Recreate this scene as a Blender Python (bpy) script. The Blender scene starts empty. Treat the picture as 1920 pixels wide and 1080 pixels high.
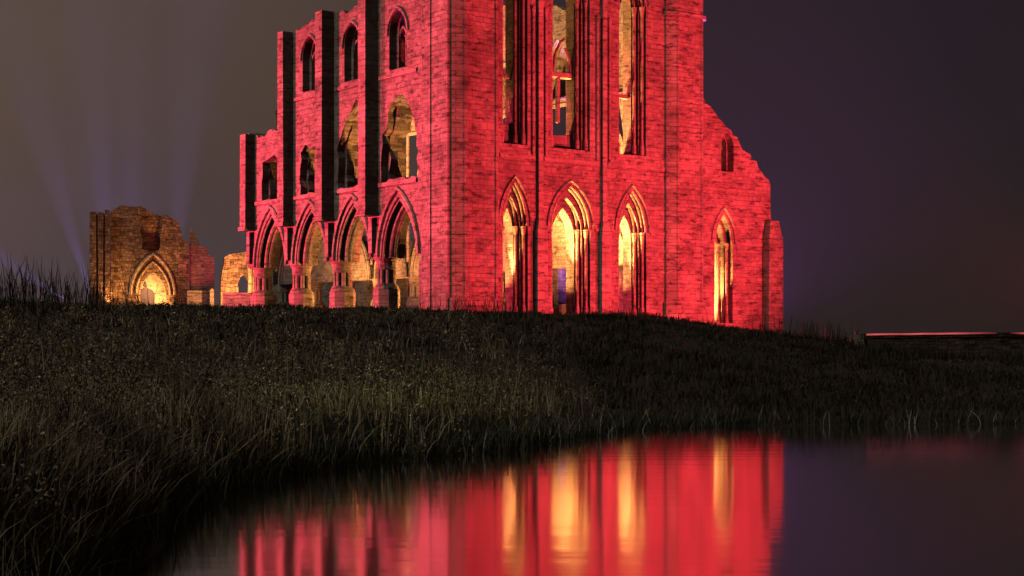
import bpy, bmesh, math, random
import numpy as np
from mathutils import Vector, Matrix
from mathutils.geometry import tessellate_polygon

random.seed(7)
rng = np.random.default_rng(11)
R = math.radians
SC = bpy.context.scene
COL = SC.collection

# ------------------------------------------------------------------ camera
F = 3000.0            # focal length in photo pixels (1920 wide)
HY = 645.0            # eye level in the photo
EYE = 1.8
cam = bpy.data.cameras.new('camera')
cam.sensor_width = 36.0
cam.lens = F / 1920 * 36
cam.shift_y = (HY - 540) / 1920
cam.clip_end = 3000
co = bpy.data.objects.new('camera', cam)
co.location = (0, 0, EYE)
co.rotation_euler = (R(90), 0, 0)
COL.objects.link(co)
SC.camera = co

# ------------------------------------------------------------------ view
SC.view_settings.view_transform = 'Standard'
SC.view_settings.look = 'None'
SC.view_settings.exposure = 0
SC.view_settings.gamma = 1
SC.cycles.use_denoising = True
SC.cycles.max_bounces = 6
SC.cycles.diffuse_bounces = 0
SC.cycles.volume_bounces = 0

# ------------------------------------------------------------------ world: night sky over a lit town
world = bpy.data.worlds.new('World')
SC.world = world
world.use_nodes = True
wn, wl = world.node_tree.nodes, world.node_tree.links
wn.clear()


def wnode(t, **k):
    n = wn.new(t)
    for a, b in k.items():
        setattr(n, a, b)
    return n


SUN_EL, SUN_ROT = R(34), R(230)
w_out = wnode('ShaderNodeOutputWorld')
w_sky = wnode('ShaderNodeTexSky', sky_type='NISHITA', sun_disc=False, sun_elevation=SUN_EL, sun_rotation=SUN_ROT)
w_b1 = wnode('ShaderNodeBackground')
w_b1.inputs['Strength'].default_value = 0.0002
wl.new(w_sky.outputs[0], w_b1.inputs['Color'])
tc = wnode('ShaderNodeTexCoord')
sep = wnode('ShaderNodeSeparateXYZ')
wl.new(tc.outputs['Generated'], sep.inputs[0])


def wramp(src, stops, lo, hi):
    m = wnode('ShaderNodeMapRange')
    m.inputs['From Min'].default_value = lo
    m.inputs['From Max'].default_value = hi
    wl.new(src, m.inputs['Value'])
    r = wnode('ShaderNodeValToRGB')
    r.color_ramp.interpolation = 'EASE'
    el = r.color_ramp.elements
    while len(el) < len(stops):
        el.new(0.5)
    for e, (p, c) in zip(el, stops):
        e.position = p
        e.color = (*c, 1)
    wl.new(m.outputs[0], r.inputs[0])
    return r.outputs[0]


# high sky and low sky, each brown over the town on one side, dark over the sea on the other
hi_c = wramp(sep.outputs['X'], [(0.0, (.092, .063, .043)), (.30, (.074, .050, .037)), (.60, (.020, .013, .0145)), (1.0, (.0130, .0102, .0094))], -.36, .36)
lo_c = wramp(sep.outputs['X'], [(0.0, (.078, .058, .070)), (.30, (.062, .044, .050)), (.62, (.021, .0145, .0165)), (1.0, (.0150, .0118, .0112))], -.36, .36)
mz = wnode('ShaderNodeMapRange')
mz.interpolation_type = 'SMOOTHSTEP'
mz.inputs['From Min'].default_value = 0.01
mz.inputs['From Max'].default_value = 0.17
wl.new(sep.outputs['Z'], mz.inputs['Value'])
mixs = wnode('ShaderNodeMix', data_type='RGBA')
wl.new(mz.outputs[0], mixs.inputs['Factor'])
wl.new(lo_c, mixs.inputs[6])
wl.new(hi_c, mixs.inputs[7])
w_n = wnode('ShaderNodeTexNoise')
w_n.inputs['Scale'].default_value = 5.0
w_n.inputs['Detail'].default_value = 4
wl.new(tc.outputs['Generated'], w_n.inputs['Vector'])
w_nr = wnode('ShaderNodeMapRange')
w_nr.inputs['To Min'].default_value = 0.74
w_nr.inputs['To Max'].default_value = 1.26
wl.new(w_n.outputs[0], w_nr.inputs['Value'])
w_b2 = wnode('ShaderNodeBackground')
wl.new(mixs.outputs[2], w_b2.inputs['Color'])
wl.new(w_nr.outputs[0], w_b2.inputs['Strength'])
w_add = wnode('ShaderNodeAddShader')
wl.new(w_b1.outputs[0], w_add.inputs[0])
wl.new(w_b2.outputs[0], w_add.inputs[1])
wl.new(w_add.outputs[0], w_out.inputs['Surface'])

# ------------------------------------------------------------------ moonlight
sun = bpy.data.lights.new('moon', 'SUN')
sun.energy = 0.55
sun.angle = R(8)
sun.color = (1.0, .93, .80)
so = bpy.data.objects.new('moon', sun)
so.rotation_euler = (R(56), 0, R(-50))
COL.objects.link(so)

# ------------------------------------------------------------------ frames of reference
CX, CY = -3.04, 80.0              # the near corner of the abbey
E_DIR = Vector((.8, .6, 0))       # along the east front
W_DIR = Vector((-.6, .8, 0))      # along the nave
ROT = math.atan2(.6, .8)


def aw(x, y, z):
    """abbey plan coordinates to the world"""
    return Vector((CX + .8 * x - .6 * y, CY + .6 * x + .8 * y, z))


def lamp(name, kind, loc, target, watt, col, size=60, blend=.6, rad=.25):
    l = bpy.data.lights.new(name, kind)
    l.energy = watt
    l.color = col
    if kind == 'SPOT':
        l.spot_size = R(size)
        l.spot_blend = blend
    l.shadow_soft_size = rad
    o = bpy.data.objects.new(name, l)
    o.location = loc
    if target is not None:
        o.rotation_euler = (Vector(target) - Vector(loc)).to_track_quat('-Z', 'Y').to_euler()
    COL.objects.link(o)
    return o


RED = (1.0, .040, .062)
PINK = (1.0, .048, .105)
GOLD = (1.0, .36, .095)
# red floodlights before the east front and beside the south wall
lamp('floodlight', 'SPOT', aw(21, -23, 4.0), aw(9, 0, 12), 46000, RED, 80, .5)
lamp('floodlight', 'SPOT', aw(12, -30, 3.4), aw(8, 0, 12.5), 56000, RED, 75, .5)
lamp('floodlight', 'SPOT', aw(-26, 12, 5.0), aw(0, 1.6, 13), 52000, PINK, 40, .8)
lamp('floodlight', 'SPOT', aw(-30, 30, 5.5), aw(0, 8, 13), 115000, PINK, 60, .5)
lamp('floodlight', 'SPOT', aw(-22, 27, 5.5), aw(0, 15, 12), 38000, PINK, 70, .5)
# warm uplights standing inside the ruin
for (p, t, e, s) in (
        ((4.1, .75, 4.9), (4.0, .30, 10), 8500, 46), ((7.72, .75, 4.9), (7.72, .25, 10), 14000, 62),
        ((12.0, .75, 4.9), (12.0, .25, 10), 8500, 50), ((19.15, 1.0, 3.4), (19.15, .5, 8), 8000, 50),
        ((3.3, 2.5, 4.4), (4.55, 1.2, 7.5), 1600, 100), ((6.3, 2.5, 4.4), (8.6, 1.2, 7.5), 2200, 100),
        ((11.0, 2.5, 4.4), (12.6, 1.2, 7.5), 1600, 100),
        ((17.6, 2.7, 3.2), (19.5, 1.3, 6.0), 11000, 110), ((20.5, 7, 3.4), (22.2, 7.5, 6.0), 4000, 120),
        ((6.5, 12, 4.4), (14.3, 12, 7.8), 11000, 110), ((8, 20, 4.4), (14.3, 22, 9.0), 8500, 85),
        ((8.5, 4.5, 4.3), (14.3, 5.0, 14), 46000, 100), ((8, 30, 4.6), (14.3, 31, 9.0), 8500, 85),
        ((5.5, 6, 4.4), (8.3, 1.2, 17), 14000, 40), ((2.5, 6, 4.4), (4.6, 1.2, 17), 8000, 30), ((9.5, 6, 4.4), (12.8, 1.2, 16), 14000, 40),
        ((7, 26, 4.6), (14.3, 27, 19), 42000, 46), ((3.5, 11, 4.4), (14.3, 19, 18), 26000, 50),
        ((4.2, 4.2, 4.4), (.8, 10.6, 13.8), 9000, 30), ((4.6, 2.6, 4.4), (.8, 6.2, 13.8), 8000, 30), ((4.2, 9, 4.4), (.8, 15.2, 12.3), 5000, 26),
        ((4.5, 7.0, 4.4), (.8, 7.2, 5.5), 2500, 140), ((4.5, 14.0, 4.4), (.8, 14, 5.5), 2500, 140)):
    lamp('uplight', 'SPOT', aw(*p), aw(*t), e, GOLD, s, .7, .12)


# ------------------------------------------------------------------ materials
def new_mat(name):
    m = bpy.data.materials.new(name)
    m.use_nodes = True
    return m, m.node_tree.nodes, m.node_tree.links, m.node_tree.nodes['Principled BSDF']


def stone_mat(name, c_hi, c_lo, mortar, row=.235, width=.46, bump=.8, seed=0.0, wob_amp=.14):
    m, n, l, b = new_mat(name)
    b.inputs['Roughness'].default_value = .92
    b.inputs['Specular IOR Level'].default_value = .2
    t = n.new('ShaderNodeTexCoord')
    s = n.new('ShaderNodeSeparateXYZ')
    l.new(t.outputs['Object'], s.inputs[0])
    ad = n.new('ShaderNodeMath'); ad.operation = 'ADD'
    l.new(s.outputs[0], ad.inputs[0]); l.new(s.outputs[1], ad.inputs[1])
    wob = n.new('ShaderNodeTexNoise'); wob.inputs['Scale'].default_value = 1.3; wob.inputs['Detail'].default_value = 2
    l.new(t.outputs['Object'], wob.inputs['Vector'])
    zc = n.new('ShaderNodeCombineXYZ'); l.new(s.outputs[2], zc.inputs[2])
    zn = n.new('ShaderNodeTexNoise'); zn.inputs['Scale'].default_value = 1.1; zn.inputs['Detail'].default_value = 2
    l.new(zc.outputs[0], zn.inputs['Vector'])
    zm = n.new('ShaderNodeMath'); zm.operation = 'MULTIPLY_ADD'; zm.inputs[1].default_value = .85
    l.new(zn.outputs[0], zm.inputs[0]); l.new(s.outputs[2], zm.inputs[2])
    wm = n.new('ShaderNodeMath'); wm.operation = 'MULTIPLY_ADD'
    wm.inputs[1].default_value = wob_amp
    l.new(wob.outputs[0], wm.inputs[0]); l.new(zm.outputs[0], wm.inputs[2])
    cb = n.new('ShaderNodeCombineXYZ')
    l.new(ad.outputs[0], cb.inputs[0]); l.new(wm.outputs[0], cb.inputs[1])
    br = n.new('ShaderNodeTexBrick')
    br.inputs['Scale'].default_value = 1
    br.inputs['Brick Width'].default_value = width
    br.inputs['Row Height'].default_value = row
    br.inputs['Mortar Size'].default_value = .016
    br.inputs['Mortar Smooth'].default_value = .35
    br.inputs['Bias'].default_value = -.1
    br.inputs['Color1'].default_value = (*c_hi, 1)
    br.inputs['Color2'].default_value = (*c_lo, 1)
    br.inputs['Mortar'].default_value = (*mortar, 1)
    br.offset_frequency = 2; br.squash = .75; br.squash_frequency = 3
    l.new(cb.outputs[0], br.inputs['Vector'])
    # weathering patches and eroded courses
    n1 = n.new('ShaderNodeTexNoise'); n1.inputs['Scale'].default_value = .45; n1.inputs['Detail'].default_value = 6; n1.inputs['Roughness'].default_value = .65
    l.new(t.outputs['Object'], n1.inputs['Vector'])
    r1 = n.new('ShaderNodeMapRange'); r1.inputs['From Min'].default_value = .3; r1.inputs['From Max'].default_value = .7
    r1.inputs['To Min'].default_value = .42; r1.inputs['To Max'].default_value = 1.15
    l.new(n1.outputs[0], r1.inputs['Value'])
    mp = n.new('ShaderNodeMapping'); mp.inputs['Scale'].default_value = (1.5, 1.5, 5.0); mp.inputs['Location'].default_value = (seed, 0, 0)
    l.new(t.outputs['Object'], mp.inputs['Vector'])
    n2 = n.new('ShaderNodeTexNoise'); n2.inputs['Scale'].default_value = 1.0; n2.inputs['Detail'].default_value = 5; n2.inputs['Roughness'].default_value = .7
    l.new(mp.outputs[0], n2.inputs['Vector'])
    r2 = n.new('ShaderNodeMapRange'); r2.inputs['From Min'].default_value = .52; r2.inputs['From Max'].default_value = .66
    r2.inputs['To Min'].default_value = 1.0; r2.inputs['To Max'].default_value = .28
    l.new(n2.outputs[0], r2.inputs['Value'])
    mu = n.new('ShaderNodeMath'); mu.operation = 'MULTIPLY'
    l.new(r1.outputs[0], mu.inputs[0]); l.new(r2.outputs[0], mu.inputs[1])
    mx = n.new('ShaderNodeMix'); mx.data_type = 'RGBA'; mx.blend_type = 'MULTIPLY'
    mx.inputs['Factor'].default_value = 1
    l.new(br.outputs['Color'], mx.inputs[6]); l.new(mu.outputs[0], mx.inputs[7])
    l.new(mx.outputs[2], b.inputs['Base Color'])
    # relief
    n3 = n.new('ShaderNodeTexNoise'); n3.inputs['Scale'].default_value = 7; n3.inputs['Detail'].default_value = 5; n3.inputs['Roughness'].default_value = .7
    l.new(t.outputs['Object'], n3.inputs['Vector'])
    h1 = n.new('ShaderNodeMath'); h1.operation = 'MULTIPLY_ADD'; h1.inputs[1].default_value = -.5
    l.new(br.outputs['Fac'], h1.inputs[0]); l.new(n3.outputs[0], h1.inputs[2])
    h2 = n.new('ShaderNodeMath'); h2.operation = 'MULTIPLY_ADD'; h2.inputs[1].default_value = .8
    l.new(r2.outputs[0], h2.inputs[0]); l.new(h1.outputs[0], h2.inputs[2])
    bu = n.new('ShaderNodeBump'); bu.inputs['Strength'].default_value = bump; bu.inputs['Distance'].default_value = .06
    l.new(h2.outputs[0], bu.inputs['Height'])
    l.new(bu.outputs[0], b.inputs['Normal'])
    return m


STONE = stone_mat('weathered_sandstone', (.44, .40, .34), (.29, .26, .22), (.22, .20, .17))
DRESSED = stone_mat('dressed_sandstone', (.46, .42, .36), (.38, .34, .29), (.22, .19, .16), row=.42, width=.9, bump=.5, seed=3)
RUBBLE = stone_mat('rubble_sandstone', (.38, .31, .24), (.11, .085, .065), (.06, .05, .04), row=.26, width=.36, bump=1.0, seed=5, wob_amp=.5)


DARK_RUBBLE = stone_mat('dark_field_stone', (.15, .12, .09), (.06, .05, .04), (.03, .025, .02), row=.2, width=.34, seed=8, wob_amp=.4)


def plain_mat(name, col, rough=.9, noise=.35, scale=6):
    m, n, l, b = new_mat(name)
    b.inputs['Roughness'].default_value = rough
    t = n.new('ShaderNodeTexCoord')
    x = n.new('ShaderNodeTexNoise'); x.inputs['Scale'].default_value = scale; x.inputs['Detail'].default_value = 5
    l.new(t.outputs['Object'], x.inputs['Vector'])
    r = n.new('ShaderNodeValToRGB')
    r.color_ramp.elements[0].color = (*[c * (1 - noise) for c in col], 1)
    r.color_ramp.elements[1].color = (*[c * (1 + noise) for c in col], 1)
    l.new(x.outputs[0], r.inputs[0])
    l.new(r.outputs[0], b.inputs['Base Color'])
    return m


SOIL = plain_mat('dark_turf', (.030, .030, .018), noise=.6, scale=1.5)
DOOR = plain_mat('grey_blue_door', (.035, .038, .075))

# grass: colour per blade
GRASS, gn, gl, gb = new_mat('grass_blades')
ga = gn.new('ShaderNodeAttribute'); ga.attribute_name = 'tint'
gl.new(ga.outputs['Color'], gb.inputs['Base Color'])
gb.inputs['Roughness'].default_value = .7
gb.inputs['Specular IOR Level'].default_value = .2

# water
WATER, an, al, ab = new_mat('still_pond')
ab.inputs['Base Color'].default_value = (.80, .80, .80, 1)
ab.inputs['Metallic'].default_value = 1.0
ab.inputs['IOR'].default_value = 1.5
ab.inputs['Roughness'].default_value = .085
at_ = an.new('ShaderNodeTexCoord')
am = an.new('ShaderNodeMapping'); am.inputs['Scale'].default_value = (.35, 1.6, 1)
al.new(at_.outputs['Object'], am.inputs['Vector'])
aw1 = an.new('ShaderNodeTexNoise'); aw1.inputs['Scale'].default_value = 1.1; aw1.inputs['Detail'].default_value = 3
al.new(am.outputs[0], aw1.inputs['Vector'])
abu = an.new('ShaderNodeBump'); abu.inputs['Strength'].default_value = .09; abu.inputs['Distance'].default_value = .03
al.new(aw1.outputs[0], abu.inputs['Height'])
al.new(abu.outputs[0], ab.inputs['Normal'])


# ------------------------------------------------------------------ mesh helpers
def EAST(u, v, d):
    return (u, d, v)      # walls that run along the east front, d = depth behind its face


def SOUTH(u, v, d):
    return (d, u, v)      # walls that run along the nave


class MB:
    def __init__(self):
        self.bm = bmesh.new()

    def slab(self, loops, d0, d1, mp):
        """outline with holes, given its depth"""
        loops = [[Vector((p[0], p[1], 0)) for p in lp] for lp in loops]
        tris = tessellate_polygon(loops)
        flat = [p for lp in loops for p in lp]
        bm = self.bm
        f = [bm.verts.new(mp(p.x, p.y, d0)) for p in flat]
        k = [bm.verts.new(mp(p.x, p.y, d1)) for p in flat]
        for t in tris:
            for vs in (f, k):
                try:
                    bm.faces.new([vs[i] for i in t])
                except ValueError:
                    pass
        o = 0
        for lp in loops:
            n = len(lp)
            for i in range(n):
                a, b = o + i, o + (i + 1) % n
                try:
                    bm.faces.new((f[a], f[b], k[b], k[a]))
                except ValueError:
                    pass
            o += n
        return self

    def box(self, x0, x1, y0, y1, z0, z1, taper=0.0, jit=0.0):
        j = lambda: random.uniform(-jit, jit)
        c = []
        for z, t in ((z0, 0), (z1, taper)):
            for x, y in ((x0 + t, y0 + t), (x1 - t, y0 + t), (x1 - t, y1 - t), (x0 + t, y1 - t)):
                c.append(self.bm.verts.new((x + j(), y + j(), z + j())))
        for q in ((3, 2, 1, 0), (4, 5, 6, 7), (0, 1, 5, 4), (1, 2, 6, 5), (2, 3, 7, 6), (3, 0, 4, 7)):
            self.bm.faces.new([c[i] for i in q])
        return self

    def prism(self, pts, z0, z1, sx=1.0):
        cx = sum(p[0] for p in pts) / len(pts); cy = sum(p[1] for p in pts) / len(pts)
        a = [self.bm.verts.new((x, y, z0)) for x, y in pts]
        b = [self.bm.verts.new((cx + (x - cx) * sx, cy + (y - cy) * sx, z1)) for x, y in pts]
        n = len(pts)
        self.bm.faces.new(a[::-1]); self.bm.faces.new(b)
        for i in range(n):
            self.bm.faces.new((a[i], a[(i + 1) % n], b[(i + 1) % n], b[i]))
        return self

    def ring(self, prof, cx, cy, n=12):
        """turned profile [(radius, z), ...]"""
        rows = [[self.bm.verts.new((cx + r * math.cos(2 * math.pi * i / n), cy + r * math.sin(2 * math.pi * i / n), z)) for i in range(n)] for r, z in prof]
        for p, q in zip(rows, rows[1:]):
            for i in range(n):
                self.bm.faces.new((p[i], p[(i + 1) % n], q[(i + 1) % n], q[i]))
        self.bm.faces.new(rows[0][::-1]); self.bm.faces.new(rows[-1])
        return self

    def tube(self, pts, r, n=6):
        pts = [Vector(p) for p in pts]
        rows = []
        for i, p in enumerate(pts):
            t = (pts[min(i + 1, len(pts) - 1)] - pts[max(i - 1, 0)]).normalized()
            s = t.cross(Vector((.31, .87, .38))).normalized()
            q = t.cross(s)
            rows.append([self.bm.verts.new(p + r * (math.cos(2 * math.pi * k / n) * s + math.sin(2 * math.pi * k / n) * q)) for k in range(n)])
        for a, b in zip(rows, rows[1:]):
            for k in range(n):
                self.bm.faces.new((a[k], a[(k + 1) % n], b[(k + 1) % n], b[k]))
        self.bm.faces.new(rows[0][::-1]); self.bm.faces.new(rows[-1])
        return self

    def build(self, name, mat, parent=None):
        bmesh.ops.recalc_face_normals(self.bm, faces=self.bm.faces)
        me = bpy.data.meshes.new(name)
        self.bm.to_mesh(me); self.bm.free()
        me.materials.append(mat)
        o = bpy.data.objects.new(name, me)
        COL.objects.link(o)
        if parent is not None:
            o.parent = parent
        return o


def tag(o, label=None, cat=None, group=None, kind=None):
    for k, v in (('label', label), ('category', cat), ('group', group), ('kind', kind)):
        if v:
            o[k] = v
    return o


def empty(name, loc, rz, label, cat, group=None):
    o = bpy.data.objects.new(name, None)
    o.location = loc
    o.rotation_euler = (0, 0, rz)
    COL.objects.link(o)
    return tag(o, label, cat, group)


def dup(o, parent, off=(0, 0, 0)):
    c = o.copy()
    COL.objects.link(c)
    c.parent = parent
    c.location = o.location + Vector(off)
    for ch in o.children:
        d = ch.copy()
        COL.objects.link(d)
        d.parent = c
    return c


def arc(cx, half, zs, rise, n=9):
    """pointed arch, left springing over the apex to the right springing"""
    rise = max(rise, half * 1.001)
    rad = (half * half + rise * rise) / (2 * half)
    a1 = math.asin(min(1, rise / rad))
    left = [(cx - half + rad - rad * math.cos(a1 * i / n), zs + rad * math.sin(a1 * i / n)) for i in range(n + 1)]
    right = [(2 * cx - x, z) for x, z in reversed(left[:-1])]
    return left + right


def lancet(cx, half, z0, zs, rise, n=9):
    return [(cx - half, z0)] + arc(cx, half, zs, rise, n) + [(cx + half, z0)]


def ragged(pts, amp=.12, step=.5):
    """broken masonry edge along a polyline"""
    out = []
    for (a, b) in zip(pts, pts[1:]):
        L = math.hypot(b[0] - a[0], b[1] - a[1])
        n = max(1, int(L / step))
        for i in range(n):
            t = i / n
            j = amp if i else amp * .3
            out.append((a[0] + (b[0] - a[0]) * t + random.uniform(-j, j), a[1] + (b[1] - a[1]) * t + random.uniform(-j, j)))
    out.append(pts[-1])
    return out


def stepped(p, q, n):
    """a slope broken down in courses, from p down to q"""
    out = []
    for i in range(n):
        t0, t1 = i / n, (i + 1) / n
        x1 = p[0] + (q[0] - p[0]) * t1
        z0 = p[1] + (q[1] - p[1]) * t0
        z1 = p[1] + (q[1] - p[1]) * t1
        x0 = p[0] + (q[0] - p[0]) * t0
        out += [(x0 + random.uniform(.0, .12), z0 + random.uniform(-.08, .08)), (x1 - random.uniform(0, .18), z0 - random.uniform(0.02, .30))]
    out.append(q)
    return out


# ================================================================== the abbey
GZ = 1.2     # walls are carried below the turf
abbey = empty('abbey_ruin', aw(0, 0, 0), ROT,
              'tall roofless gothic abbey ruin floodlit red above the pond with gold lit lancets', 'abbey')

# ---- east wall: three tiers of three lancets in receding orders
LAN = [(3.98, (.84, .58, .40)), (7.68, (1.34, 1.02, .78)), (12.0, (1.02, .74, .50))]
ew = MB()
x0, x1 = 2.6, 14.6
for li, (d0, d1) in enumerate(((0, .34), (.343, .68), (.683, 1.35))):
    out = [(x0, GZ), (x1, GZ), (x1, 24.5)] + ragged([(x1, 24.5), (8.6, 31.0), (x0, 24.5)], .12, .6)[1:]
    loops = [out]
    for cx, hs in LAN:
        h = hs[li]
        loops.append(lancet(cx, h, 2.6, 7.9 - .25 * li, 2.25 * (h / hs[0]) ** .6))
        loops.append(lancet(cx, h * .98, 12.1 + .05 * li, 20.3 - .1 * li, 2.3 * (h / hs[0]) ** .6))
    loops.append(lancet(8.6, 1.1 - .2 * li, 24.2, 26.4, 1.9))
    ew.slab(loops, d0, d1, EAST)
east_wall = ew.build('east_wall', STONE, abbey)
for cx, hs in LAN:
    for (z0, zs, rs, kk) in ((3.2, 7.9, 2.25, 1), (12.15, 20.3, 2.3, .98)):
        hm = MB()
        hm.tube([EAST(u, v, -.02) for u, v in arc(cx, hs[0] * kk + .20, zs, rs + .28, 9)], .10)
        hm.tube([EAST(u, v, .04) for u, v in arc(cx, hs[0] * kk - .04, zs, rs + .0, 9)], .07)
        hm.build('hood_mould', DRESSED, east_wall)
        sf = MB()
        for k, (dd, hh) in enumerate(((.34, hs[0] * kk), (.68, hs[1] * kk))):
            for s in (-1, 1):
                ux = cx + s * (hh - .12)
                sf.ring([(.13, z0), (.13, z0 + .5), (.085, z0 + .6), (.085, zs - .45), (.10, zs - .42), (.15, zs - .05), (.16, zs)], ux, dd - .13, 8)
            ar = arc(cx, hh - .12, zs, rs * (hh / (hs[0] * kk)) ** .6 - .1, 9)
            sf.tube([EAST(u, v, dd - .12) for u, v in ar], .075)
        sf.build('lancet_shafts', DRESSED, east_wall)
# what is left of the tracery in the tall lights
tr = MB()
tr.box(6.8, 8.6, .80, 1.05, 16.0, 16.28, jit=.04)
tr.box(7.45, 7.62, .85, 1.02, 13.6, 16.0, jit=.03)
tr.tube([EAST(7.2, 16.2, .92), EAST(7.35, 17.2, .92), EAST(7.7, 17.9, .92), EAST(8.0, 18.1, .92)], .08)
tr.tube([EAST(8.45, 16.2, .92), EAST(8.3, 17.0, .92), EAST(8.0, 17.6, .92)], .08)
tr.box(6.85, 8.55, 1.0, 1.3, 12.1, 12.9, jit=.12)
tr.build('window_tracery', DRESSED, east_wall)
tr = MB()
tr.tube([EAST(3.5, 17.1, .92), EAST(3.75, 16.2, .92), EAST(4.05, 15.7, .92), EAST(4.4, 15.6, .92)], .10)
tr.box(3.55, 3.72, .85, 1.05, 13.3, 15.6, jit=.04)
tr.box(3.58, 4.35, .9, 1.3, 12.1, 13.2, jit=.12)
tr.build('window_tracery', DRESSED, east_wall)
tr = MB()
tr.box(11.5, 12.5, .85, 1.05, 15.3, 15.5, jit=.05)
tr.build('window_tracery', DRESSED, east_wall)
# string courses
for za in (11.35, 23.3):
    for a, b in ((2.98, 5.25), (5.85, 9.6), (10.2, 14.3)):
        MB().box(a, b, -.10, -.003, za, za + .20).build('string_course', DRESSED, east_wall)
for a, b in ((2.98, 3.0), (5.2, 5.25), (5.85, 6.1), (9.35, 9.6), (10.2, 10.7), (13.3, 14.3)):
    MB().box(a, b, -.07, -.003, 7.8, 7.98).build('string_course', DRESSED, east_wall)
# pilasters between the lights: broad below, slim above
for u in (5.55, 9.9):
    p = MB()
    p.box(u - .33, u + .33, -.34, -.004, GZ, 7.6)
    p.prism([(u - .33, -.34), (u + .33, -.34), (u + .33, -.004), (u - .33, -.004)], 7.603, 8.3, .55)
    p.box(u - .15, u + .15, -.20, -.006, 8.0, 23.5)
    for s in (-1, 1):
        p.ring([(.09, 11.6), (.09, 18.9), (.15, 19.3)], u + s * .42, -.05, 8)
    p.build('pilaster', DRESSED, abbey)

# ---- corner turrets
def turret(u0, u1, front, back, name='corner_turret'):
    t = MB()
    c = .45
    pts = [(u0, back), (u0, -.02), (u0 + .02, -front + c * .6), (u0 + .55, -front), (u1 - .35, -front), (u1, -front + c * .7), (u1, back)]
    t.prism(pts, GZ, 20.0)
    for a in (u0 + .62, u1 - .42):
        t.box(a - .07, a + .07, -front - .05, -front - .002, GZ, 19.9)
    t.prism(pts, 20.203, 29.5)
    t.prism(pts, 29.503, 33.0, .12)
    o = t.build(name, STONE, abbey)
    k = MB()
    big = [(x + (.12 if x > (u0 + u1) / 2 else -.12), y - .12 if y < .5 else y) for x, y in pts]
    k.prism(big, 20.002, 20.2)
    k.build('cornice', DRESSED, o)
    MB().prism([(x + (.10 if x > (u0 + u1) / 2 else -.10), y - .10 if y < .5 else y) for x, y in pts], GZ - .01, 4.1).build('plinth', STONE, o)
    return o


turret(0.0, 2.95, .36, 1.9)
turret(14.35, 17.2, .42, 1.9)
# broad flat buttress closing the south side of the near turret
sb = MB()
sb.box(-.20, -.002, .05, 2.35, GZ, 21.0)
sb.box(-.26, -.204, 1.5, 1.65, GZ, 20.8)
sb.build('buttress', STONE, abbey)

# ---- south wall: arcade, triforium, clerestory
BAY = [4.85, 9.45, 14.1, 18.8]
PIER = [2.55, 7.2, 11.8, 16.45, 21.15]
ZS = 6.4


def south_outline(half, rise, top, end):
    pts = [(1.905, ZS)]
    for c in BAY:
        pts += arc(c, half, ZS + .0, rise, 10)
    pts += [(end, ZS)]
    pts += top
    return pts


top_line = ragged([(21.75, 14.6), (20.3, 14.2), (18.6, 14.5), (17.2, 14.3), (17.1, 16.0), (16.95, 18.6), (16.6, 19.9), (14.0, 20.2), (11.0, 20.1), (7.5, 20.15), (4.0, 20.6), (1.905, 21.0)], .2, .4)
sw = MB()
for li, (d0, d1, half) in enumerate(((0, .45, 1.78), (.453, .95, 1.46), (.953, 1.5, 1.74))):
    loops = [south_outline(half, 3.25 * (half / 1.78) ** .7, top_line, 21.75)]
    rnd = random.Random(5)
    for i, c in enumerate(BAY):
        g = .12 * li if li < 2 else .0
        if i == 0:
            tri = [(c - 1.8 + g, 10.4), (c - 1.75 + g, 12.6), (c - 1.35, 13.7), (c - 1.0 + g, 14.2), (c - .3, 14.95), (c + .35, 14.8), (c + .8, 14.4), (c + 1.2 - g, 13.2), (c + 1.65 - g, 12.9), (c + 1.7 - g, 10.4)]
        elif i == 1:
            tri = [(c - 1.75 + g, 10.4), (c - 1.7 + g, 13.2), (c - 1.0 + g, 14.5), (c - .35, 15.2), (c + .15, 14.6), (c + .75, 14.1), (c + 1.25 - g, 13.3), (c + 1.55 - g, 12.9), (c + 1.55 - g, 10.4)]
        elif i == 2:
            tri = [(c - 1.15 + g, 10.4), (c - 1.1 + g, 12.7), (c - .6, 13.1), (c, 12.9), (c + .55, 13.2), (c + 1.15 - g, 12.8), (c + 1.2 - g, 10.4)]
        else:
            tri = [(c - .95 + g, 10.4), (c - .95 + g, 12.6), (c - .4, 13.0), (c + .4, 12.8), (c + 1.1 - g, 12.7), (c + 1.1 - g, 10.4)]
        tri = ragged(tri + tri[:1], .13, .4)[:-1]
        loops.append(tri)
        if i < 3:
            hw = (.85, .62, .8)[li]
            loops.append(lancet(c + .05, hw, 16.25, 18.2, 1.15))
    sw.slab(loops, d0, d1, SOUTH)
south_wall = sw.build('south_wall', STONE, abbey)
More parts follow.
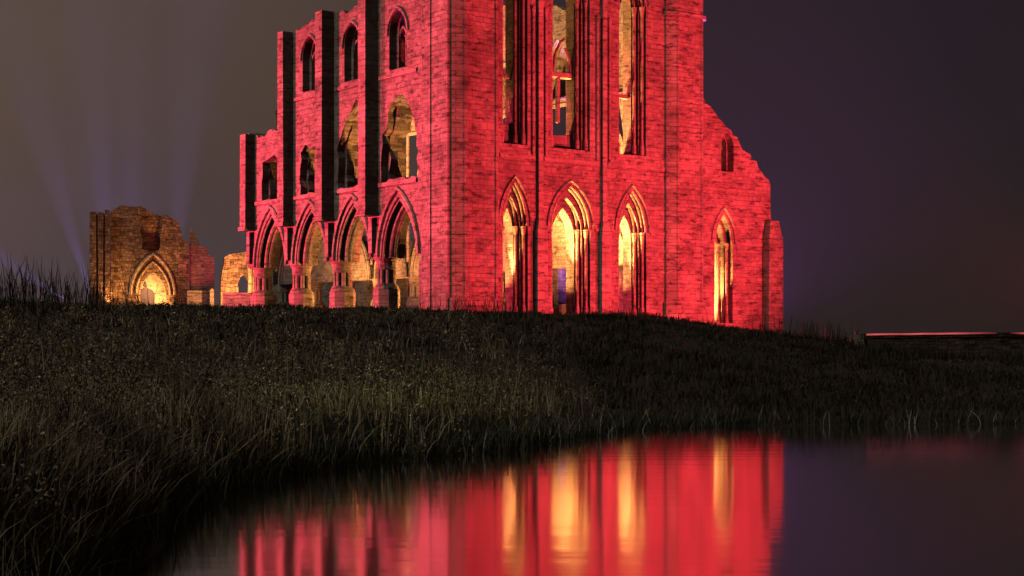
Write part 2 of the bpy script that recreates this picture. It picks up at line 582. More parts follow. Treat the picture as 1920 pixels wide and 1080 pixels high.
for i, c in enumerate(BAY):
    hm = MB()
    hm.tube([SOUTH(u, v, -.05) for u, v in arc(c, 1.98, ZS + .05, 3.5, 10)], .12)
    hm.tube([SOUTH(u, v, .04) for u, v in arc(c, 1.74, ZS, 3.18, 10)], .08)
    hm.tube([SOUTH(u, v, .10) for u, v in arc(c, 1.62, ZS, 2.98, 10)], .06)
    hm.tube([SOUTH(u, v, .42) for u, v in arc(c, 1.40, ZS, 2.72, 10)], .10)
    hm.tube([SOUTH(u, v, .62) for u, v in arc(c, 1.30, ZS, 2.56, 10)], .09)
    hm.build('hood_mould', DRESSED, south_wall)
    if i < 3:
        tr = MB()
        tr.ring([(.09, 16.25), (.075, 16.4), (.075, 17.9), (.12, 18.05)], .55, c + .05, 8)
        tr.tube([SOUTH(u, v, .55) for u, v in arc(c - .27, .33, 18.05, .5, 6)], .07)
        tr.tube([SOUTH(u, v, .55) for u, v in arc(c + .37, .33, 18.05, .5, 6)], .07)
        tr.tube([SOUTH(u, v, -.04) for u, v in arc(c + .05, 1.0, 18.1, 1.35, 8)], .09)
        tr.build('window_tracery', DRESSED, south_wall)
for a, b in zip(PIER, PIER[1:]):
    if a < 16:
        MB().box(-.09, -.003, a + .5, b - .5, 15.85, 16.03).build('string_course', DRESSED, south_wall)
    MB().box(-.11, -.003, a + .5, b - .5, 10.15, 10.36).build('string_course', DRESSED, south_wall)
# wall shafts over the piers, all that is left of the aisle vault
for i, c in enumerate(PIER[1:]):
    top = (20.25, 20.3, 19.9, 14.45)[i]
    b = MB()
    zb = 8.85
    wd, pj = (.36, .82) if i < 2 else (.34, .66)
    b.box(-pj, -.002, c - wd, c + wd, zb, top, jit=.02)
    o = b.build('buttress', STONE, abbey)
    k = MB()
    k.box(-pj - .09, -.004, c - wd - .10, c + wd + .10, zb - .22, zb - .003)
    k.prism([(-.30, c - .18), (-.30, c + .18), (-.004, c + .18), (-.004, c - .18)], zb - 2.2, zb - .3, 1.0)
    k.build('corbel', DRESSED, o)


def make_pier(x, y, zs, parent):
    p = MB()
    p.ring([(.37, GZ), (.37, zs - .6)], x, y, 16)
    for k in range(8):
        a = math.pi / 4 * k + math.pi / 8
        p.ring([(.12, GZ), (.12, zs - .62)], x + .40 * math.cos(a), y + .40 * math.sin(a), 8)
    o = p.build('pier', DRESSED, parent)
    c = MB()
    c.ring([(.50, zs - .6), (.55, zs - .55), (.53, zs - .42), (.60, zs - .12), (.66, zs - .08), (.66, zs - .003)], x, y, 16)
    c.build('capital', DRESSED, o)
    b = MB()
    b.prism([(x + .74 * math.cos(a * math.pi / 4 + .39), y + .74 * math.sin(a * math.pi / 4 + .39)) for a in range(8)], GZ, 4.75)
    b.ring([(.68, 4.752), (.68, 4.85), (.55, 5.05)], x, y, 16)
    b.build('base', STONE, o)
    return o


pier0 = make_pier(.75, PIER[1], ZS, abbey)
for y in PIER[2:]:
    dup(pier0, abbey, (0, y - PIER[1], 0))
# half pier against the turret
rp = MB()
rp.box(0.02, 1.5, 1.903, 2.75, GZ, ZS - .003)
for k in range(4):
    rp.ring([(.14, GZ), (.14, ZS - .3)], .12 + .42 * k, 2.86, 8)
rp.build('respond', DRESSED, abbey)

# ---- north arcade wall, seen through the openings
NX = 14.4
NB = [2.6 + 4.65 * i for i in range(10)]
nw = MB()
pts = [(1.905, ZS)]
for a, b in zip(NB, NB[1:]):
    pts += arc((a + b) / 2, 1.72, ZS, 3.2, 9)
pts += [(45.2, ZS)]
pts += ragged([(45.2, 15.0), (43.5, 17.5), (41.0, 21.5), (38.0, 23.2), (20.0, 23.3), (12.0, 22.9), (8.0, 21.5), (1.905, 21.5)], .2, .6)
for li, (d0, d1) in enumerate(((0, .6), (.603, 1.3))):
    loops = [pts]
    for a, b in zip(NB, NB[1:]):
        c = (a + b) / 2
        if li == 0:
            loops.append(lancet(c - .75, .6, 10.6, 13.2, .9))
            loops.append(lancet(c + .75, .6, 10.6, 13.2, .9))
        elif int(c) % 3 == 1:
            loops.append(lancet(c + .75, .4, 10.7, 13.0, .7))
        loops.append(lancet(c, .8 - .2 * li, 16.6, 18.9, 1.2))
    nw.slab(loops, NX + d0, NX + d1, SOUTH)
north_wall = nw.build('north_wall', STONE, abbey)
for a, b in zip(NB, NB[1:]):
    c = (a + b) / 2
    hm = MB()
    hm.tube([SOUTH(u, v, NX - .05) for u, v in arc(c, 1.95, ZS, 3.45, 9)], .12)
    hm.tube([SOUTH(u, v, NX - .02) for u, v in arc(c, 1.62, ZS, 3.0, 9)], .09)
    hm.build('hood_mould', DRESSED, north_wall)
for ln, za in ((44, 10.1), (42, 16.0)):
    MB().box(NX - .12, NX - .003, 1.95, ln, za, za + .2).build('string_course', DRESSED, north_wall)
for y in NB[1:]:
    MB().ring([(.12, 7.4), (.12, 19.5), (.2, 19.9)], NX - .08, y, 8).build('wall_shaft', DRESSED, north_wall)
for y in NB[1:]:
    dup(pier0, abbey, (NX + .65 - .75, y - PIER[1], 0))

# ---- north aisle: sloping end wall, outer wall, end buttress
aisle = MB()
for li, (d0, d1, h) in enumerate(((0.25, .75, .72), (.753, 1.25, .50), (1.253, 1.7, .36))):
    out = [(17.205, GZ), (23.0, GZ), (23.0, 9.2)] + [(22.95, 10.2), (22.95, 11.2)]
    out += list(reversed(ragged(stepped((17.205, 15.9), (22.9, 11.25), 11), .05, .5)))
    loops = [out, lancet(19.15, h, 3.0, 7.6, 1.7 * (h / .72) ** .6)]
    loops.append(lancet(19.45, .50 - .08 * li, 11.7, 13.2, .7))
    aisle.slab(loops, d0, d1, EAST)
aisle_wall = aisle.build('aisle_wall', STONE, abbey)
hm = MB()
hm.tube([EAST(u, v, .22) for u, v in arc(19.15, .92, 7.6, 2.0, 9)], .10)
hm.tube([EAST(u, v, .30) for u, v in arc(19.15, .68, 7.6, 1.66, 9)], .07)
hm.build('hood_mould', DRESSED, aisle_wall)
sf = MB()
for s in (-1, 1):
    sf.ring([(.12, 3), (.08, 3.6), (.08, 7.2), (.14, 7.6)], 19.15 + s * .60, .62, 8)
    sf.ring([(.12, 3), (.07, 3.6), (.07, 7.2), (.13, 7.6)], 19.15 + s * .40, 1.14, 8)
sf.build('lancet_shafts', DRESSED, aisle_wall)
for a, b, za in ((17.23, 22.2, 10.55), (17.23, 18.2, 7.5), (20.1, 22.2, 7.5)):
    MB().box(a, b, .16, .247, za, za + .17).build('string_course', DRESSED, aisle_wall)
ab_ = MB()
ab_.box(22.25, 23.4, -.35, .247, GZ, 7.9, jit=.02)
ab_.prism([(22.25, -.35), (23.4, -.35), (23.4, .247), (22.25, .247)], 7.95, 9.0, .6)
ab_.build('aisle_buttress', STONE, abbey)
oa = MB()
oa.slab([[(.3, GZ)] + [(60, GZ)] + ragged([(60, 8.0), (50, 9.0), (40, 10.2), (.3, 10.8)], .15, .6)] +
        [lancet(4.9 + 4.65 * i, .45, 4.5, 7.4, 1.1) for i in range(8)], 22.2, 23.0, SOUTH)
oa.build('aisle_outer_wall', STONE, abbey)

# ================================================================== the west remains
def at(px, py, Y):
    """point at depth Y seen at a photo pixel"""
    return Vector(((px - 960) / F * Y, Y, EYE + (HY - py) / F * Y))


WY = 132.0
wp = at(170, 575, WY)
west = empty('west_front_ruin', (wp.x, wp.y, 0), R(12), 'gold lit broken church front with a glowing pointed doorway, far behind the grass bank', 'ruin')
kx = WY / F / math.cos(R(12)) * .985          # photo pixel to metres along this front


def wx(px):
    return (px - 170) * kx


def wz(py):
    return EYE + (HY - py) / F * (WY + 1)


m = MB()
dcx = wx(283)
m_out = [(wx(205), 1.5)]
# plain block left of the door, doorway notch, then broken wall to the right
for li, (d0, d1, half, rise) in enumerate(((0, .6, wx(208), 3.1), (.603, 1.2, wx(200), 2.5), (1.203, 1.8, wx(194), 1.9))):
    zsx = wz(552)
    pts = [(wx(206), 1.5), (dcx - half, 1.5)] + arc(dcx, half, zsx, rise, 8) + [(dcx + half, 1.5), (wx(349), 1.5)]
    pts += ragged([(wx(349), wz(455)), (wx(338), wz(448)), (wx(330), wz(415)), (wx(318), wz(408)), (wx(298), wz(404)), (wx(294), wz(470)), (wx(262), wz(468)), (wx(259), wz(388)), (wx(226), wz(386)), (wx(206), wz(398))], .15, .6)
    m.slab([pts], d0, d1, EAST)
front = m.build('front_wall', RUBBLE, west)
hm = MB()
hm.tube([EAST(u, v, -.06) for u, v in arc(dcx, wx(211), wz(552), 3.4, 8)], .14)
hm.tube([EAST(u, v, .56) for u, v in arc(dcx, wx(202), wz(552), 2.75, 8)], .12)
hm.build('hood_mould', DRESSED, front)
bk = MB()
bk.slab([[(wx(240), 1.5), (wx(330), 1.5), (wx(330), wz(485)), (wx(240), wz(485))]], 1.9, 2.5, EAST)
bk.build('doorway_wall', DRESSED, west)
dr = MB()
dr.slab([lancet(wx(270), wx(186), 1.5, wz(556), .75)], 1.75, 1.896, EAST)
dr.build('door', DOOR, west)
wn_ = MB()
wn_.slab([lancet(wx(268), .13, wz(538), wz(533), .3)], 1.84, 1.897, EAST)
wn_.build('small_window', DOOR, west)
bw = MB()
bw.slab([[(wx(256), wz(470)), (wx(332), wz(470))] + ragged([(wx(332), wz(425)), (wx(310), wz(402)), (wx(285), wz(398)), (wx(262), wz(385)), (wx(256), wz(385))], .12, .5)], 1.0, 1.9, EAST)
bw.build('back_wall', RUBBLE, west)
pl = MB()
for a, b, t in ((168, 181, 400), (184, 193, 400), (196, 205, 396)):
    pl.box(wx(a), wx(b) - .02, -.5, .6, 1.5, wz(t), jit=.05)
pl.box(wx(170), wx(205), .0, .5, 1.5, wz(402), jit=.05)
pl.build('stair_turret', RUBBLE, west)
rs_ = MB()
rs_.slab([[(wx(351), 1.5), (wx(396), 1.5)] + ragged([(wx(396), wz(482)), (wx(386), wz(478)), (wx(382), wz(460)), (wx(372), wz(462)), (wx(360), wz(432)), (wx(354), wz(425)), (wx(351), wz(440))], .08, .5)], .2, 1.4, EAST)
rs_.build('side_wall', STONE, west)
# lamps of this ruin
for (u, d, z, tu, td, tz, e, s) in ((268, -3.2, 4.6, 262, 0, 8, 1100, 120),
                                    (205, -1.2, 4.8, 206, .0, 7, 700, 70), (312, -3.0, 4.8, 312, 0, 11, 1300, 40)):
    M = Matrix.Rotation(R(12), 4, 'Z')
    P = Vector((wp.x, wp.y, 0)) + M @ Vector((wx(u), d, z))
    T = Vector((wp.x, wp.y, 0)) + M @ Vector((wx(tu), td, tz))
    lamp('uplight', 'SPOT', P, T, e, GOLD, s, .7, .1)
M = Matrix.Rotation(R(12), 4, 'Z')
for u, d, z, e in ((294, .3, 4.9, 900), (274, .8, 6.4, 380)):
    lamp('uplight', 'POINT', Vector((wp.x, wp.y, 0)) + M @ Vector((wx(u), d, z)), None, e, GOLD, rad=.1)
P = at(385, 600, 118)
lamp('floodlight', 'SPOT', (P.x, P.y, 5.0), (at(376, 510, 131)), 7000, PINK, 13, .5, .1)

# broken arch standing between the two
AY = 108.0
ap = at(412, 575, AY)
frag = empty('arch_fragment', (ap.x, ap.y, 0), R(15), 'gold lit stump of a broken arch beside the left end of the red abbey', 'ruin')
q = AY / F / math.cos(R(15))
fz = lambda py: EYE + (HY - py) / F * AY
fx = lambda px: (px - 412) * q
m = MB()
m.slab([[(fx(414), 1.5), (fx(474), 1.5)] + ragged([(fx(474), fz(470)), (fx(462), fz(471)), (fx(448), fz(474)), (fx(430), fz(476)), (fx(421), fz(482)), (fx(417), fz(505)), (fx(414), fz(530))], .07, .35),
        ragged([(fx(446), fz(549)), (fx(445), fz(530)), (fx(450), fz(518)), (fx(457), fz(515)), (fx(464), fz(525)), (fx(465), fz(549)), (fx(446), fz(549))], .04, .3)[:-1]], 0, .9, EAST)
m.build('stump', RUBBLE, frag)
m = MB()
m.tube([EAST(fx(466), fz(560), -.05), EAST(fx(467), fz(520), -.05), EAST(fx(465), fz(495), -.05), EAST(fx(461), fz(476), -.05)], .16)
m.build('arch_rib', DRESSED, frag)
P = at(440, 575, 104)
lamp('uplight', 'SPOT', (P.x, P.y, 4.6), at(446, 520, 108), 5500, GOLD, 90, .6, .1)

# low wall with a pale coping, in two lengths
def low_wall(px0, px1, py, Y, label, hgt):
    a, b = at(px0, py, Y), at(px1, py, Y)
    r = empty('low_wall', ((a.x + b.x) / 2, Y, 0), 0, label, 'wall', 'low walls beside the ruins')
    r['kind'] = 'thing'
    L = (b.x - a.x) / 2
    w = MB()
    w.slab([[(-L, 1.5), (L, 1.5)] + ragged([(L, a.z - .12), (-L, a.z - .12)], .03, .4)], 0, .5, EAST)
    w.build('wall_body', STONE, r)
    c = MB()
    n = max(2, int(2 * L / .8))
    for i in range(n):
        u0 = -L + 2 * L * i / n
        c.box(u0 + .01, u0 + 2 * L / n - .01, -.06, .56, a.z - .115, a.z, jit=.008)
    c.build('coping', DRESSED, r)
    return r


low_wall(351, 396, 545, 112, 'low red lit wall with pale coping right of the gold doorway ruin', 1)
low_wall(418, 472, 549, 103, 'low red lit wall in front of the gold arch stump', 1)
gp = at(398, 545, 110)
gpo = empty('gate_post', (gp.x, gp.y, 0), 0, 'thin pale stone post between the two low walls left of the abbey', 'post')
MB().box(-.13, .13, -.13, .13, 1.5, gp.z - .1).build('shaft', DRESSED, gpo)
MB().prism([(-.18, -.18), (.18, -.18), (.18, .18), (-.18, .18)], gp.z - .098, gp.z + .15, .3).build('cap', DRESSED, gpo)
P = at(430, 600, 97)
lamp('floodlight', 'SPOT', (P.x, P.y, 4.6), at(420, 560, 110), 3500, (1, .12, .12), 80, .6, .1)

# ------------------------------------------------------------------ long wall on the far right
RW = 60.0
ra, rb = at(1606, 632, RW), at(2150, 628, RW)
rw = empty('field_wall', (ra.x, RW, 0), 0, 'long low field wall at far right with a red light trail along its coping', 'wall')
rw['kind'] = 'thing'
Lr = rb.x - ra.x
w = MB()
w.slab([[(0.3, .2), (Lr, .2)] + ragged([(Lr, ra.z + .04), (6.0, ra.z + .03), (0.3, ra.z - .05)], .03, .5)], 0, .5, EAST)
w.build('wall_body', DARK_RUBBLE, rw)
c = MB()
n = 16
for i in range(n):
    u0 = .3 + (Lr - .3) * i / n
    zt = ra.z + .04 * min(1, i / 6)
    c.box(u0 + .012, u0 + (Lr - .3) / n - .012, -.07, .57, zt - .02, zt + .13, jit=.012)
c.build('coping', DARK_RUBBLE, rw)
MB().box(0, .28, -.1, .6, .2, ra.z + .10, jit=.01).build('end_post', RUBBLE, rw)
# red light trail in two lengths, made as an added glowing tube, no lamp
GLOW, en, el_, eb = new_mat('red_trail_glow')
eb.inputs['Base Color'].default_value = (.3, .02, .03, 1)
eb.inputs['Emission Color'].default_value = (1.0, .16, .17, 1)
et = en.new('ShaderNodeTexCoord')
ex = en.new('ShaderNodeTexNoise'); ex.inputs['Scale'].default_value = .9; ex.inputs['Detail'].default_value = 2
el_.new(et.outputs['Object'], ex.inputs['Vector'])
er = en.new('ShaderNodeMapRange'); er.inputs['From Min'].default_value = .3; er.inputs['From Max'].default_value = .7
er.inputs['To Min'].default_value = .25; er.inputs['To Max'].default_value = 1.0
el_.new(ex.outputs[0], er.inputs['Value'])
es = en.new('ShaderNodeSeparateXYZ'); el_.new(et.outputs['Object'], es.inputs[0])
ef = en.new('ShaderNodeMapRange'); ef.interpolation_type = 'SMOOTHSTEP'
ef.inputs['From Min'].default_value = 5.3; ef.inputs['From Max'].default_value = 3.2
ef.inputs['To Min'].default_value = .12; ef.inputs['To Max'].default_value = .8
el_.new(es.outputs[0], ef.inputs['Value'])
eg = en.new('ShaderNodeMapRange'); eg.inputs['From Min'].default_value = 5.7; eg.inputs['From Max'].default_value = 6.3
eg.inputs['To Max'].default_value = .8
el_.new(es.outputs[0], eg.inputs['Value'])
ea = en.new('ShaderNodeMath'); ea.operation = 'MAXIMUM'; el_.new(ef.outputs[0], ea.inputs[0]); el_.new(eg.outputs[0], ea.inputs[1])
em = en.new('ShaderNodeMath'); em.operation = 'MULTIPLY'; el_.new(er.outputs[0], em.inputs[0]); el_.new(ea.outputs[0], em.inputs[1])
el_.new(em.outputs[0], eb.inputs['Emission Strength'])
for u0, u1, lab in ((.35, 5.2, 'long thin red light trail made as a glowing tube along the top of the far right wall'),
                    (5.75, Lr - .2, 'short end of red light trail made as a glowing tube, cut off by the right edge')):
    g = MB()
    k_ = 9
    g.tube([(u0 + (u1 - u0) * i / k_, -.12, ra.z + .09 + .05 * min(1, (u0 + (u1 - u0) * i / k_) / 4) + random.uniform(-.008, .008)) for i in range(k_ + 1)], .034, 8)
    o = g.build('light_trail', GLOW)
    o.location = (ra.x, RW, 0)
    tag(o, lab, 'light', 'red light trail on the far wall')

# ================================================================== ground, water, grass
SHORE = [(-2.6, -60), (-2.8, 6), (-3.1, 12.4), (-3.4, 15), (-3.6, 19), (-3.2, 21.5), (-2.35, 24), (-.7, 26), (.3, 27.6), (1.0, 30), (2.6, 33.4), (5.2, 35.2), (11.5, 36), (22, 37), (60, 40), (400, 60)]
SH = np.array(SHORE)


def shore_dist(x, y):
    """signed distance to the water's edge, positive on land"""
    x = np.asarray(x, float); y = np.asarray(y, float)
    best = np.full(x.shape, 1e9); sgn = np.ones(x.shape)
    for a, b in zip(SH[:-1], SH[1:]):
        d = b - a
        t = np.clip(((x - a[0]) * d[0] + (y - a[1]) * d[1]) / (d @ d), 0, 1)
        qx, qy = a[0] + t * d[0], a[1] + t * d[1]
        dist = np.hypot(x - qx, y - qy)
        side = d[0] * (y - a[1]) - d[1] * (x - a[0])
        u = dist < best
        best = np.where(u, dist, best)
        sgn = np.where(u, np.where(side >= 0, 1, -1), sgn)
    return best * sgn


def sstep(t):
    t = np.clip(t, 0, 1)
    return t * t * (3 - 2 * t)


def height(x, y):
    x = np.asarray(x, float); y = np.asarray(y, float)
    d = shore_dist(x, y)
    Hx = np.interp(x, [-60, -25, -5, 6, 16, 25, 40], [3.75, 3.25, 3.17, 2.95, 1.6, 1.5, 1.45])
    Hx = Hx + np.clip(y - 98, 0, 60) * .028 * np.clip((-x) / 15, 0, 1)
    e0 = np.interp(x, [-2, 3], [.6, .22])
    land = e0 * sstep(d / 1.0) + (Hx - e0) * (.42 * np.clip(d / 34, 0, 1) + .58 * sstep((d - 1) / 34))
    bumps = .16 * np.sin(x * .55 + 1.3) * np.sin(y * .43) + .10 * np.sin(x * 1.31 + y * .9) + .06 * np.sin(x * 2.7 - y * 1.9)
    land = land + bumps * sstep((d - .6) / 4) * np.clip((75 - y) / 20, .25, 1)
    bed = -.9 * sstep(-d / 4)
    return np.where(d > 0, land, bed)


gx = np.unique(np.concatenate([np.linspace(-300, -60, 25), np.linspace(-60, 60, 241), np.linspace(60, 300, 25)]))
gy = np.unique(np.concatenate([np.linspace(-60, 8, 18), np.linspace(8, 60, 131), np.linspace(60, 150, 91), np.linspace(150, 420, 28)]))
X, Y = np.meshgrid(gx, gy)
Z = height(X, Y)
nx, ny = len(gx), len(gy)
vs = np.stack([X.ravel(), Y.ravel(), Z.ravel()], 1)
ii = np.arange(nx * ny).reshape(ny, nx)
fs = np.stack([ii[:-1, :-1].ravel(), ii[:-1, 1:].ravel(), ii[1:, 1:].ravel(), ii[1:, :-1].ravel()], 1)


def np_mesh(name, v, f, mat, smooth=False):
    me = bpy.data.meshes.new(name)
    me.vertices.add(len(v)); me.vertices.foreach_set('co', v.astype(np.float32).ravel())
    k = f.shape[1]
    me.loops.add(f.size); me.loops.foreach_set('vertex_index', f.astype(np.int32).ravel())
    me.polygons.add(len(f)); me.polygons.foreach_set('loop_start', np.arange(0, f.size, k, dtype=np.int32))
    me.update(calc_edges=True)
    if smooth:
        me.polygons.foreach_set('use_smooth', np.ones(len(f), bool))
    me.materials.append(mat)
    o = bpy.data.objects.new(name, me)
    COL.objects.link(o)
    return o


tag(np_mesh('ground', vs, fs, SOIL, True), 'dark grassy bank rising from the pond to the ruins', 'ground', None, 'structure')
wv = np.array([[-40, -60, 0], [300, -60, 0], [300, 60, 0], [-40, 60, 0]], float)
tag(np_mesh('pond_water', wv, np.array([[0, 1, 2, 3]]), WATER), 'still dark pond mirroring the red abbey', 'water', None, 'structure')


def blades(x, y, h, wd, lean, tint, curl=1.0):
    """tapered bent blades: 6 vertices and 3 quads (the last one a sliver) each"""
    n = len(x)
    z = height(x, y)
    a = rng.uniform(0, 2 * math.pi, n)          # face direction
    b = rng.uniform(0, 2 * math.pi, n)          # lean direction
    ln = lean * h
    P = []
    for t, wf in ((0, .8), (.4, 1.0), (.75, .7), (1.0, .12)):
        ox = np.cos(b) * ln * t ** 1.8; oy = np.sin(b) * ln * t ** 1.8
        oz = h * (t - .25 * lean * curl * t ** 2.5)
        cx_, cy_, cz_ = x + ox, y + oy, z + oz - .03
        hw = wd * wf * .5
        P.append(np.stack([cx_ - np.cos(a) * hw, cy_ - np.sin(a) * hw, cz_], 1))
        P.append(np.stack([cx_ + np.cos(a) * hw, cy_ + np.sin(a) * hw, cz_], 1))
    V = np.stack(P, 1).reshape(-1, 3)
    base = (np.arange(n) * 8)[:, None]
    Fq = np.concatenate([base + np.array([[0, 1, 3, 2]]), base + np.array([[2, 3, 5, 4]]), base + np.array([[4, 5, 7, 6]])], 0)
    T = np.repeat(tint, 8, axis=0)
    return V, Fq, T


def scatter(n, y0, y1, ang=.50):
    """ground points with more of them towards the near end"""
    u = rng.uniform(0, 1, n)
    y = 1 / (1 / y0 - u * (1 / y0 - 1 / y1))
    x = rng.uniform(-ang, ang, n) * y
    return x, y


PAL = np.array([(.085, .078, .042), (.130, .110, .066), (.068, .066, .038), (.180, .150, .100), (.110, .084, .055)])
parts = []


def add_grass(x, y, h, wd, lean, tint):
    parts.append(blades(x, y, h, wd, lean, tint))


def patch(x, y, s, ph):
    return .5 + .5 * np.sin(x * s + ph + 1.7 * np.sin(y * s * .7 + ph)) * np.sin(y * s * .9 - ph + 1.3 * np.sin(x * s * 1.2))


def leaves(x, y, z, size, tint):
    """small leaf blades turned every way"""
    n = len(x)
    c = np.stack([x, y, z], 1)
    u = rng.normal(size=(n, 3)); u[:, 2] = np.abs(u[:, 2]) * .8 + .2
    u /= np.linalg.norm(u, axis=1)[:, None]
    w = np.cross(u, rng.normal(size=(n, 3))); w /= np.linalg.norm(w, axis=1)[:, None]
    s_ = size[:, None]
    V = np.stack([c - u * s_, c + w * s_ * .42, c + u * s_, c - w * s_ * .42], 1).reshape(-1, 3)
    Fq = (np.arange(n) * 4)[:, None] + np.array([[0, 1, 2, 3]])
    return V, Fq, np.repeat(tint, 4, axis=0)


def olive(x, y):
    # greener growth on the point of the bank, browner behind it, thin dark turf on the right
    k = np.interp(x, [-1, 3.5], [1.85, .45]) * (.5 + .9 * patch(x, y, 1.1, 3.0))
    g = np.exp(-(((x + 1.5) / 3.0) ** 2 + ((y - 29) / 5.0) ** 2))
    return (k * (1 + .9 * g))[:, None] * (1 + g[:, None] * np.array([[-.06, .06, -.2]]))


# meadow grass, patchy
x, y = scatter(190000, 10.5, 76)
d = shore_dist(x, y)
pt = patch(x, y, .9, .4)
keep = (d > .05) & (rng.uniform(0, 1, len(x)) < .25 + .75 * pt)
x, y, d, pt = x[keep], y[keep], d[keep], pt[keep]
n = len(x)
h = (.18 + .30 * pt + np.interp(x, [-2, 1], [.28, 0]) * np.exp(-((d - .3) / 1.3) ** 2)) * rng.uniform(.3, 1.3, n) * np.where(x > 3, .62, 1.0) * np.clip((80 - y) / 35, .35, 1)
tint = PAL[rng.integers(0, len(PAL), n)] * rng.uniform(.5, 1.4, n)[:, None] * olive(x, y)
add_grass(x, y, h, .008 + .00040 * y * rng.uniform(.6, 1.5, n), np.abs(rng.normal(.25, .35, n)).clip(.03, 1.2), tint)
# short dark turf on the shoulder below the abbey
m_ = 110000
x = rng.uniform(-24, 34, m_); y = rng.uniform(35, 80, m_)
d = shore_dist(x, y)
keep = (d > .05) & ((x > 2) | (y > 46))
x, y, d = x[keep], y[keep], d[keep]
n = len(x)
tint = PAL[rng.integers(0, len(PAL), n)] * (rng.uniform(.3, 1.2, n) * np.interp(x, [-4, 4], [.9, .45]) * (.4 + 1.0 * patch(x, y, .8, 1.0)))[:, None]
add_grass(x, y, (.10 + .22 * patch(x, y, .6, 2.0)) * rng.uniform(.5, 1.3, n), .02 + .00035 * y * rng.uniform(.6, 1.5, n), np.abs(rng.normal(.2, .35, n)).clip(.03, 1.0), tint)
# leafy weeds: clumps of small leaves on the bank
cx_, cy_ = scatter(7500, 11, 66)
cd = shore_dist(cx_, cy_)
keep = (cd > .15) & ((cx_ < 2.0) | (rng.uniform(0, 1, len(cx_)) < .35))
cx_, cy_ = cx_[keep], cy_[keep]
LX, LY, LZ, LS, LT = [], [], [], [], []
for a_, b_ in zip(cx_, cy_):
    k = rng.integers(26, 60)
    rr = rng.uniform(.12, .42); hh = rng.uniform(.25, .85) * (1.0 if a_ < 2 else .5) * min(1, max(.35, (80 - b_) / 35))
    th = rng.uniform(0, 2 * math.pi, k); q_ = np.sqrt(rng.uniform(0, 1, k)) * rr; t_ = rng.uniform(.1, 1, k) ** .8
    X_ = a_ + q_ * np.cos(th) * (1.1 - .6 * t_); Y_ = b_ + q_ * np.sin(th) * (1.1 - .6 * t_)
    LX.append(X_); LY.append(Y_); LZ.append(height(X_, Y_) + hh * t_)
    LS.append(rng.uniform(.6, 1.3, k) * (.013 + .0005 * b_))
    base_c = PAL[rng.integers(0, len(PAL))] * rng.uniform(.6, 1.5)
    LT.append(base_c[None, :] * rng.uniform(.6, 1.4, k)[:, None] * np.where(rng.uniform(0, 1, k)[:, None] < .05, 2.6, 1.0))
LX, LY, LZ, LS, LT = map(np.concatenate, (LX, LY, LZ, LS, LT))
parts.append(leaves(LX, LY, LZ, LS, LT * olive(LX, LY)))
# seed stems
x, y = scatter(7000, 11, 62)
d = shore_dist(x, y)
keep = (d > .3) & (patch(x, y, .9, 2.1) > .45) & (x < 1.5)
x, y = x[keep], y[keep]
n = len(x)
tint = np.array([(.24, .21, .14)]) * rng.uniform(.4, 1.4, n)[:, None]
add_grass(x, y, rng.uniform(.4, .95, n), .006 + .0003 * y, rng.uniform(.03, .4, n), tint)
# pale reeds at the water's edge
t = rng.uniform(0, 1, 5200)
seg = np.interp(t, [0, 1], [1.0, len(SH) - 3.01])
i0 = seg.astype(int); fr = seg - i0
x = SH[i0, 0] * (1 - fr) + SH[i0 + 1, 0] * fr + rng.normal(0, .16, len(t)) - .1
y = SH[i0, 1] * (1 - fr) + SH[i0 + 1, 1] * fr + rng.normal(0, .16, len(t)) + .1
n = len(x)
tint = np.where(rng.uniform(0, 1, n)[:, None] < .12, np.array([[.34, .34, .32]]), np.array([[.07, .075, .04]])) * rng.uniform(.5, 1.3, n)[:, None]
add_grass(x, y, rng.uniform(.15, .55, n), .008 + .0003 * y, rng.uniform(.1, .7, n), tint)
# tall weeds breaking the skyline on the left, and tufts on the right shoulder
for (px, Yq, cnt, hh, sp) in ((20, 52, 120, 1.5, 2.0), (75, 54, 160, 1.9, 1.6), (125, 56, 70, 1.4, 1.0), (1500, 66, 60, 1.0, .9), (1545, 66, 50, 1.1, .6), (1590, 66, 40, .9, .7), (880, 68, 80, .9, .9), (940, 66, 50, .8, .9), (1240, 64, 60, .7, 1.4)):
    cxp = (px - 960) / F * Yq
    x = cxp + rng.normal(0, sp, cnt); y = Yq + rng.normal(0, 1.0, cnt)
    add_grass(x, y, hh * rng.uniform(.5, 1.1, cnt), np.full(cnt, .03), rng.uniform(.05, .35, cnt), np.array([(.05, .045, .03)]) * rng.uniform(.6, 1.3, cnt)[:, None])

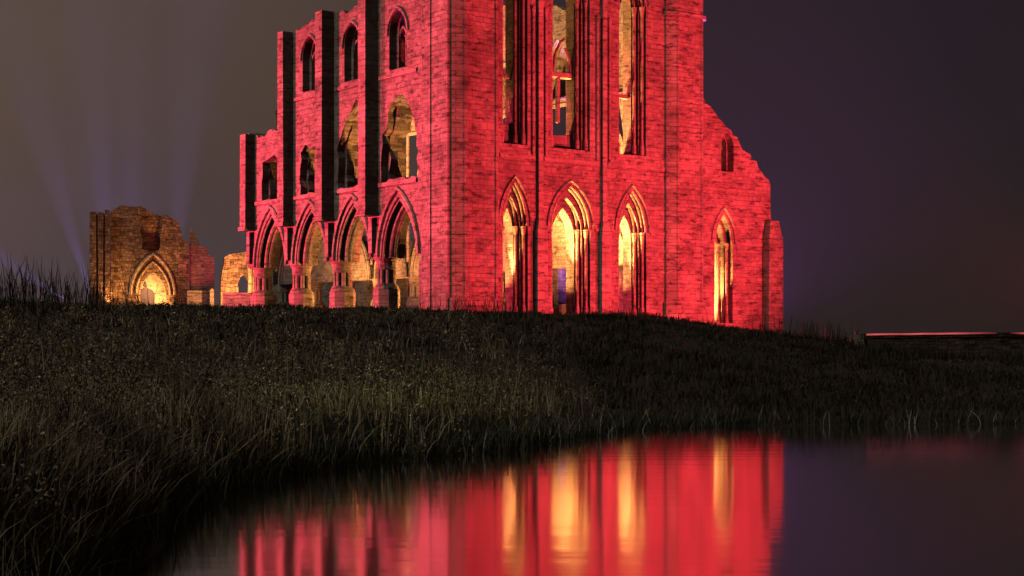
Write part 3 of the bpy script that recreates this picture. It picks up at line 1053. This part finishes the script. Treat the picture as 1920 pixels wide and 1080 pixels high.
# rank grass hiding the foot of the field wall
m_ = 2600
x = rng.uniform(12.6, 27, m_); y = rng.uniform(56.5, 59.6, m_)
add_grass(x, y, rng.uniform(.2, .52, m_), np.full(m_, .045), np.abs(rng.normal(.15, .2, m_)).clip(.02, .7), np.array([(.04, .036, .024)]) * rng.uniform(.5, 1.3, m_)[:, None])

V, Fq, T = [], [], []
off = 0
for v, f, t in parts:
    V.append(v); Fq.append(f + off); T.append(t); off += len(v)
V = np.concatenate(V); Fq = np.concatenate(Fq); T = np.concatenate(T)
go = np_mesh('grass', V, Fq, GRASS)
at2 = go.data.attributes.new('tint', 'FLOAT_COLOR', 'POINT')
at2.data.foreach_set('color', np.concatenate([T, np.ones((len(T), 1))], 1).astype(np.float32).ravel())
tag(go, 'long dark meadow grass covering the pond bank', 'grass', None, 'stuff')

# ================================================================== haze and the lights in it
VIO = (.42, .30, 1.0)
for (px, Yq, tx, ty, e, s) in ((172, 150, 70, 230, 2300000, 15), (205, 150, 178, 150, 2300000, 13), (246, 150, 246, 150, 1400000, 12),
                              (318, 150, 362, 150, 2200000, 17), (120, 150, -160, 380, 1600000, 18), (230, 150, 220, 100, 500000, 75)):
    p = at(px, 560, Yq)
    lamp('searchlight', 'SPOT', (p.x, p.y, p.z), at(tx, ty, Yq), e, VIO, s, 1.0, .1)
for (px, Yq, e) in ((1400, 108, 85000), (1360, 114, 75000)):
    p = at(px, 660, Yq)
    p.z = 2.6
    lamp('searchlight', 'SPOT', p, (p.x + 1.0, p.y + 1, 40), e, (.66, .16, 1.0), 172, 1.0, .2)

hz = MB().box(-310, 310, -70, 430, -2.2, 60).build('haze', STONE)
hm_ = bpy.data.materials.new('night_mist')
hm_.use_nodes = True
hn = hm_.node_tree.nodes
hn.clear()
ho = hn.new('ShaderNodeOutputMaterial')
hp = hn.new('ShaderNodeVolumePrincipled')
hp.inputs['Color'].default_value = (.9, .9, .92, 1)
hp.inputs['Density'].default_value = .00012
hp.inputs['Anisotropy'].default_value = .2
hm_.node_tree.links.new(hp.outputs[0], ho.inputs['Volume'])
hz.data.materials.clear()
hz.data.materials.append(hm_)
tag(hz, 'thin night mist over the pond and ruins', 'haze', None, 'stuff')
